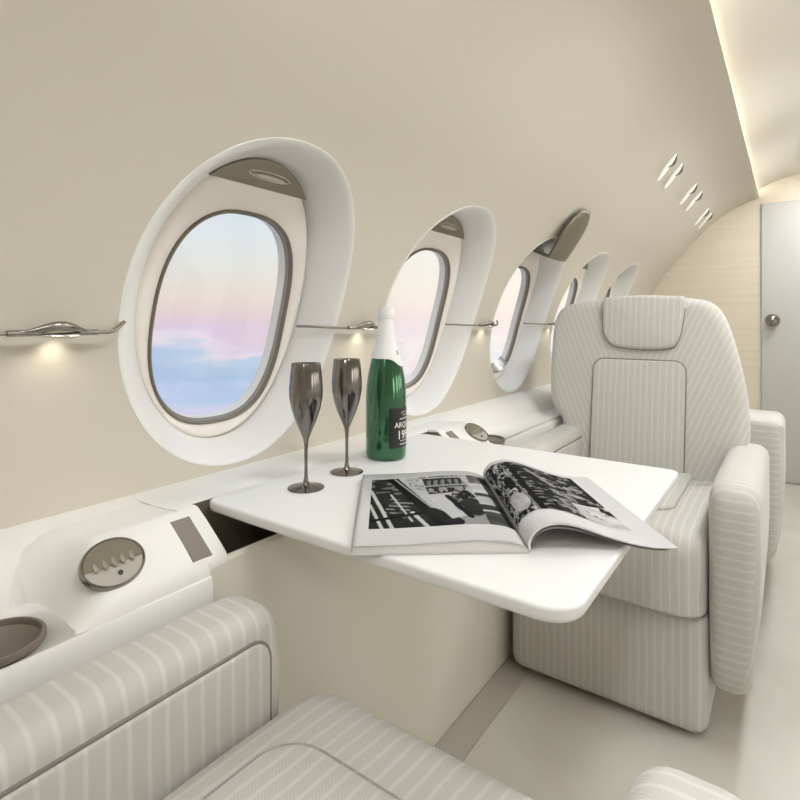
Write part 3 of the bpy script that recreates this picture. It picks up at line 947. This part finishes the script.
# printed photographs: ink densities laid down on a fine grid of the page
def hsh(i, j, k=0):
    x = math.sin(i * 127.1 + j * 311.7 + k * 74.7) * 43758.5453
    return x - math.floor(x)
def vnoise(x, y, k=0):
    i, j = math.floor(x), math.floor(y); fx, fy = x - i, y - j
    fx = fx * fx * (3 - 2 * fx); fy = fy * fy * (3 - 2 * fy)
    a = hsh(i, j, k) * (1 - fx) + hsh(i + 1, j, k) * fx; b = hsh(i, j + 1, k) * (1 - fx) + hsh(i + 1, j + 1, k) * fx
    return a * (1 - fy) + b * fy
def fbm(x, y, k=0): return .5 * vnoise(x, y, k) + .3 * vnoise(2.1 * x, 2.1 * y, k + 1) + .2 * vnoise(4.3 * x, 4.3 * y, k + 2)
def inpoly(x, y, P):
    c = False; n = len(P)
    for i in range(n):
        (x0, y0), (x1, y1) = P[i], P[i - 1]
        if (y0 > y) != (y1 > y) and x < (x1 - x0) * (y - y0) / (y1 - y0) + x0: c = not c
    return c
def seg(x, y, a, b):
    dx, dy = b[0] - a[0], b[1] - a[1]; t = max(0, min(1, ((x - a[0]) * dx + (y - a[1]) * dy) / (dx * dx + dy * dy)))
    return sqrt((x - a[0] - t * dx) ** 2 + (y - a[1] - t * dy) ** 2)
def left_print(x, y):
    """street scene, x right, y up, both 0..1"""
    g = .62 + .1 * fbm(x * 6, y * 6)                                             # pale pavement
    if y < .16 + .1 * x: g = .36 + .25 * fbm(x * 8, y * 14, 3)
    if inpoly(x, y, [(.36, 1), (1, 1), (1, .62), (.52, .58)]): g = .5 + .3 * fbm(x * 10, y * 10, 5)
    if inpoly(x, y, [(0, 0), (.50, 0), (.22, 1), (0, 1)]):                       # facade with slanting mullions
        g = .05 + .1 * fbm(x * 9, y * 9, 8)
        if inpoly(x, y, [(.10, .25), (.26, .15), (.33, .42), (.16, .55)]) and abs(((y + x * .25) * 15) % 1 - .5) < .2 and vnoise(x * 30, y * 30, 9) > .35: g = .45
        if y > .6 and vnoise(x * 14, y * 22, 4) > .66: g = .34
        for a, b, t in (((.0, .72), (.16, 0), .014), ((.0, .42), (.09, 0), .012), ((.16, .62), (.30, .1), .008), ((.205, .93), (.47, .25), .012), ((.31, .25), (.40, 0), .016)):
            if seg(x, y, a, b) < t: g = .72
    if seg(x, y, (.17, 1.02), (.52, .0)) < .048: g = .04                         # the big dark beam
    if seg(x, y, (.2, .98), (.5, .2)) < .008: g = .55
    if seg(x, y, (0, .13), (.45, .25)) < .022: g = .03                           # dark branch across
    if seg(x, y, (.45, .25), (.6, .05)) < .06: g = .08
    if inpoly(x, y, [(.30, .96), (.40, .96), (.46, .66), (.33, .72)]): g = .42 + .3 * vnoise(x * 46, y * 36, 2)
    if inpoly(x, y, [(.43, .95), (.76, .93), (.80, .70), (.72, .60), (.46, .58)]):   # shop front with bright letters
        g = .07
        if .60 < y < .72 and vnoise(x * 46, y * 12, 12) > .55: g = .5
        if .78 < y < .90 and abs(((x - y * .12) * 17) % 1 - .5) < .27 and vnoise(x * 60, y * 40, 13) > .3: g = .42
        if abs(y - .76) < .02: g = .5
    if inpoly(x, y, [(.36, .99), (.78, .99), (.78, .965), (.36, .965)]): g = .08 if vnoise(x * 50, y * 10, 1) > .35 else .7
    if inpoly(x, y, [(.44, .56), (.62, .54), (.74, .16), (.58, .10)]): g = .66 + .08 * fbm(x * 5, y * 5)
    if (x - .72) ** 2 / .0100 + (y - .42) ** 2 / .055 < 1: g = .04 + max(0, fbm(x * 26, y * 22, 20) - .48) * 2.2   # people and shrubs
    if (x - .77) ** 2 / .0055 + (y - .30) ** 2 / .028 < 1: g = .05 + .12 * fbm(x * 20, y * 20, 21)
    if seg(x, y, (.60, .52), (.72, .12)) < .022: g = .05
    if x > .82:
        g = .45 + .4 * fbm(x * 5, y * 16, 30)
        if abs(y - .55) < .03 or abs(y - .30) < .05: g = .15
        if y < .22: g = .1 + .2 * fbm(x * 9, y * 9, 31)
        if y > .8: g = .5 * vnoise(x * 20, y * 12, 33)
    if x > .955 - .03 * y: g *= .25
    return g
def right_print(x, y):
    """dark foliage with pale leaves and slanting streaks"""
    g = .012 + .05 * fbm(x * 7, y * 7, 40)
    if x < .36:
        n = fbm(x * 26, y * 20, 41)
        if n > .55: g = .35 + .4 * hsh(int(x * 24), int(y * 18), 2)
        elif n > .5: g = .16
        if (x - .22) ** 2 / .012 + (y - .2) ** 2 / .02 < 1: g = .5 + .25 * fbm(x * 14, y * 10, 42)
        if (x - .26) ** 2 / .004 + (y - .55) ** 2 / .012 < 1: g = .03
    if abs(x - .35 + .05 * y) < .012: g = .4
    if .42 < x < .80:
        n = fbm((x + y * .55) * 9, (y - x * .2) * 44, 43)
        if n > .60: g = .30 + .45 * (n - .58) * 3
    if .62 < x < .98 and fbm(x * 12, y * 12, 45) > .60: g = .3 + .3 * vnoise(x * 30, y * 30)
    if x > .72 and y < .28 + .3 * (x - .72) and fbm(x * 9, y * 7, 47) > .40: g = .62 + .2 * vnoise(x * 20, y * 20, 3)
    if seg(x, y, (.56, .86), (.70, .60)) < .03: g = .45
    return max(.01, g)
def picture(name, fpos, fink, nu, nv):
    w = MB(); uu, vv = span(0, 1, nu), span(0, 1, nv)
    lay = w.bm.verts.layers.float_color.new('print')
    g = w.grid(lambda a, b: fpos(a, b), uu, vv)
    for a, row in zip(uu, g):
        for b, vert in zip(vv, row):
            c_ = fink(a, b); c_ = max(0, min(1, c_)) ** 1.75 * .80
            vert[lay] = (c_, c_ * .985, c_ * .955, 1)
    return w.obj(name, M_['print'], mg, recalc=False)
pv0, pv1 = .050, .262
a = picture('street_photograph', lambda a, b: G(-.193 + .191 * a, pv0 + (.2745 - .010 * (1 - a) - pv0) * b, interp(LT, .193 - .191 * a) + .0004), left_print, 200, 130)
a['label'] = 'black and white street photograph on the left page'
a = picture('foliage_photograph', lambda a, b: rp(.10 + .745 * a, .048 + .232 * b, .0005), right_print, 180, 120)
a['label'] = 'dark black and white photograph on the arched right page'

# ------------------------------------------------------------------ sky outside
wd = bpy.data.worlds.new('sky'); scn.world = wd; wd.use_nodes = True
N, L = wd.node_tree.nodes, wd.node_tree.links
bg = N['Background']
tc = N.new('ShaderNodeTexCoord'); sp = N.new('ShaderNodeSeparateXYZ'); L.new(tc.outputs['Generated'], sp.inputs[0])
mp = N.new('ShaderNodeMapping'); mp.inputs['Scale'].default_value = (3.2, 3.2, 15); L.new(tc.outputs['Generated'], mp.inputs[0])
nz = N.new('ShaderNodeTexNoise'); nz.inputs['Scale'].default_value = 1.3; nz.inputs['Detail'].default_value = 5; nz.inputs['Roughness'].default_value = .5
L.new(mp.outputs[0], nz.inputs['Vector'])
def wm(op, a, b=None):
    n = N.new('ShaderNodeMath'); n.operation = op
    for i, v in enumerate((a, b)):
        if v is None: continue
        if isinstance(v, (int, float)): n.inputs[i].default_value = v
        else: L.new(v, n.inputs[i])
    return n.outputs[0]
low = N.new('ShaderNodeMapRange'); L.new(sp.outputs[2], low.inputs[0])
low.inputs[1].default_value = .02; low.inputs[2].default_value = -.05; low.inputs[3].default_value = 0; low.inputs[4].default_value = 1
el = wm('ADD', sp.outputs[2], wm('MULTIPLY', wm('MULTIPLY', wm('SUBTRACT', nz.outputs[0], .5), .22), low.outputs[0]))
rm = N.new('ShaderNodeValToRGB'); L.new(wm('ADD', wm('MULTIPLY', el, 2.0), .5), rm.inputs[0])
stops = [(0.0, srgb(200, 204, 230)), (.168, srgb(218, 214, 240)), (.238, srgb(192, 209, 238)), (.308, srgb(176, 201, 230)), (.372, srgb(194, 211, 234)), (.412, srgb(236, 224, 236)),
         (.454, srgb(227, 208, 230)), (.506, srgb(233, 210, 218)), (.57, srgb(239, 224, 216)), (.674, srgb(233, 232, 225)), (.80, srgb(227, 234, 237)), (.90, srgb(219, 231, 241)), (1.0, srgb(190, 214, 240))]
cr = rm.color_ramp
while len(cr.elements) < len(stops): cr.elements.new(.5)
for e, (p, c_) in zip(cr.elements, stops): e.position = p; e.color = (*c_, 1)
sunside = N.new('ShaderNodeMapRange'); L.new(sp.outputs[1], sunside.inputs[0])
sunside.inputs[1].default_value = .62; sunside.inputs[2].default_value = .95; sunside.inputs[3].default_value = 0; sunside.inputs[4].default_value = 1
mx = N.new('ShaderNodeMixRGB'); L.new(wm('MULTIPLY', sunside.outputs[0], .75), mx.inputs[0]); L.new(rm.outputs[0], mx.inputs[1]); mx.inputs[2].default_value = (*srgb(250, 240, 226), 1)
L.new(mx.outputs[0], bg.inputs[0])
far_fill = N.new('ShaderNodeMapRange'); L.new(sp.outputs[0], far_fill.inputs[0])          # unseen far-side sky brightened, added as fill light
far_fill.inputs[1].default_value = 0; far_fill.inputs[2].default_value = .5; far_fill.inputs[3].default_value = 0; far_fill.inputs[4].default_value = 4.5
L.new(wm('ADD', wm('ADD', wm('MULTIPLY', sunside.outputs[0], .18), 1.0), far_fill.outputs[0]), bg.inputs[1])
mw = N.new('ShaderNodeMixRGB'); L.new(wm('MULTIPLY', far_fill.outputs[0], .2), mw.inputs[0]); L.new(mx.outputs[0], mw.inputs[1]); mw.inputs[2].default_value = (1, .97, .92, 1)
L.new(mw.outputs[0], bg.inputs[0])

# ------------------------------------------------------------------ camera
cam = bpy.data.cameras.new('camera'); co = bpy.data.objects.new('camera', cam); COL.objects.link(co)
cam.sensor_width = 36; cam.lens = 545 / 800 * 36
cam.shift_y = -.1; cam.clip_start = .02
co.location = (0, 0, EYE)
co.rotation_euler = (pi / 2, 0, atan2(390, 545))
scn.camera = co

scn.view_settings.view_transform = 'Standard'; scn.view_settings.look = 'None'
scn.view_settings.gamma = 1; scn.view_settings.use_curve_mapping = False
scn.view_settings.exposure = 0.0
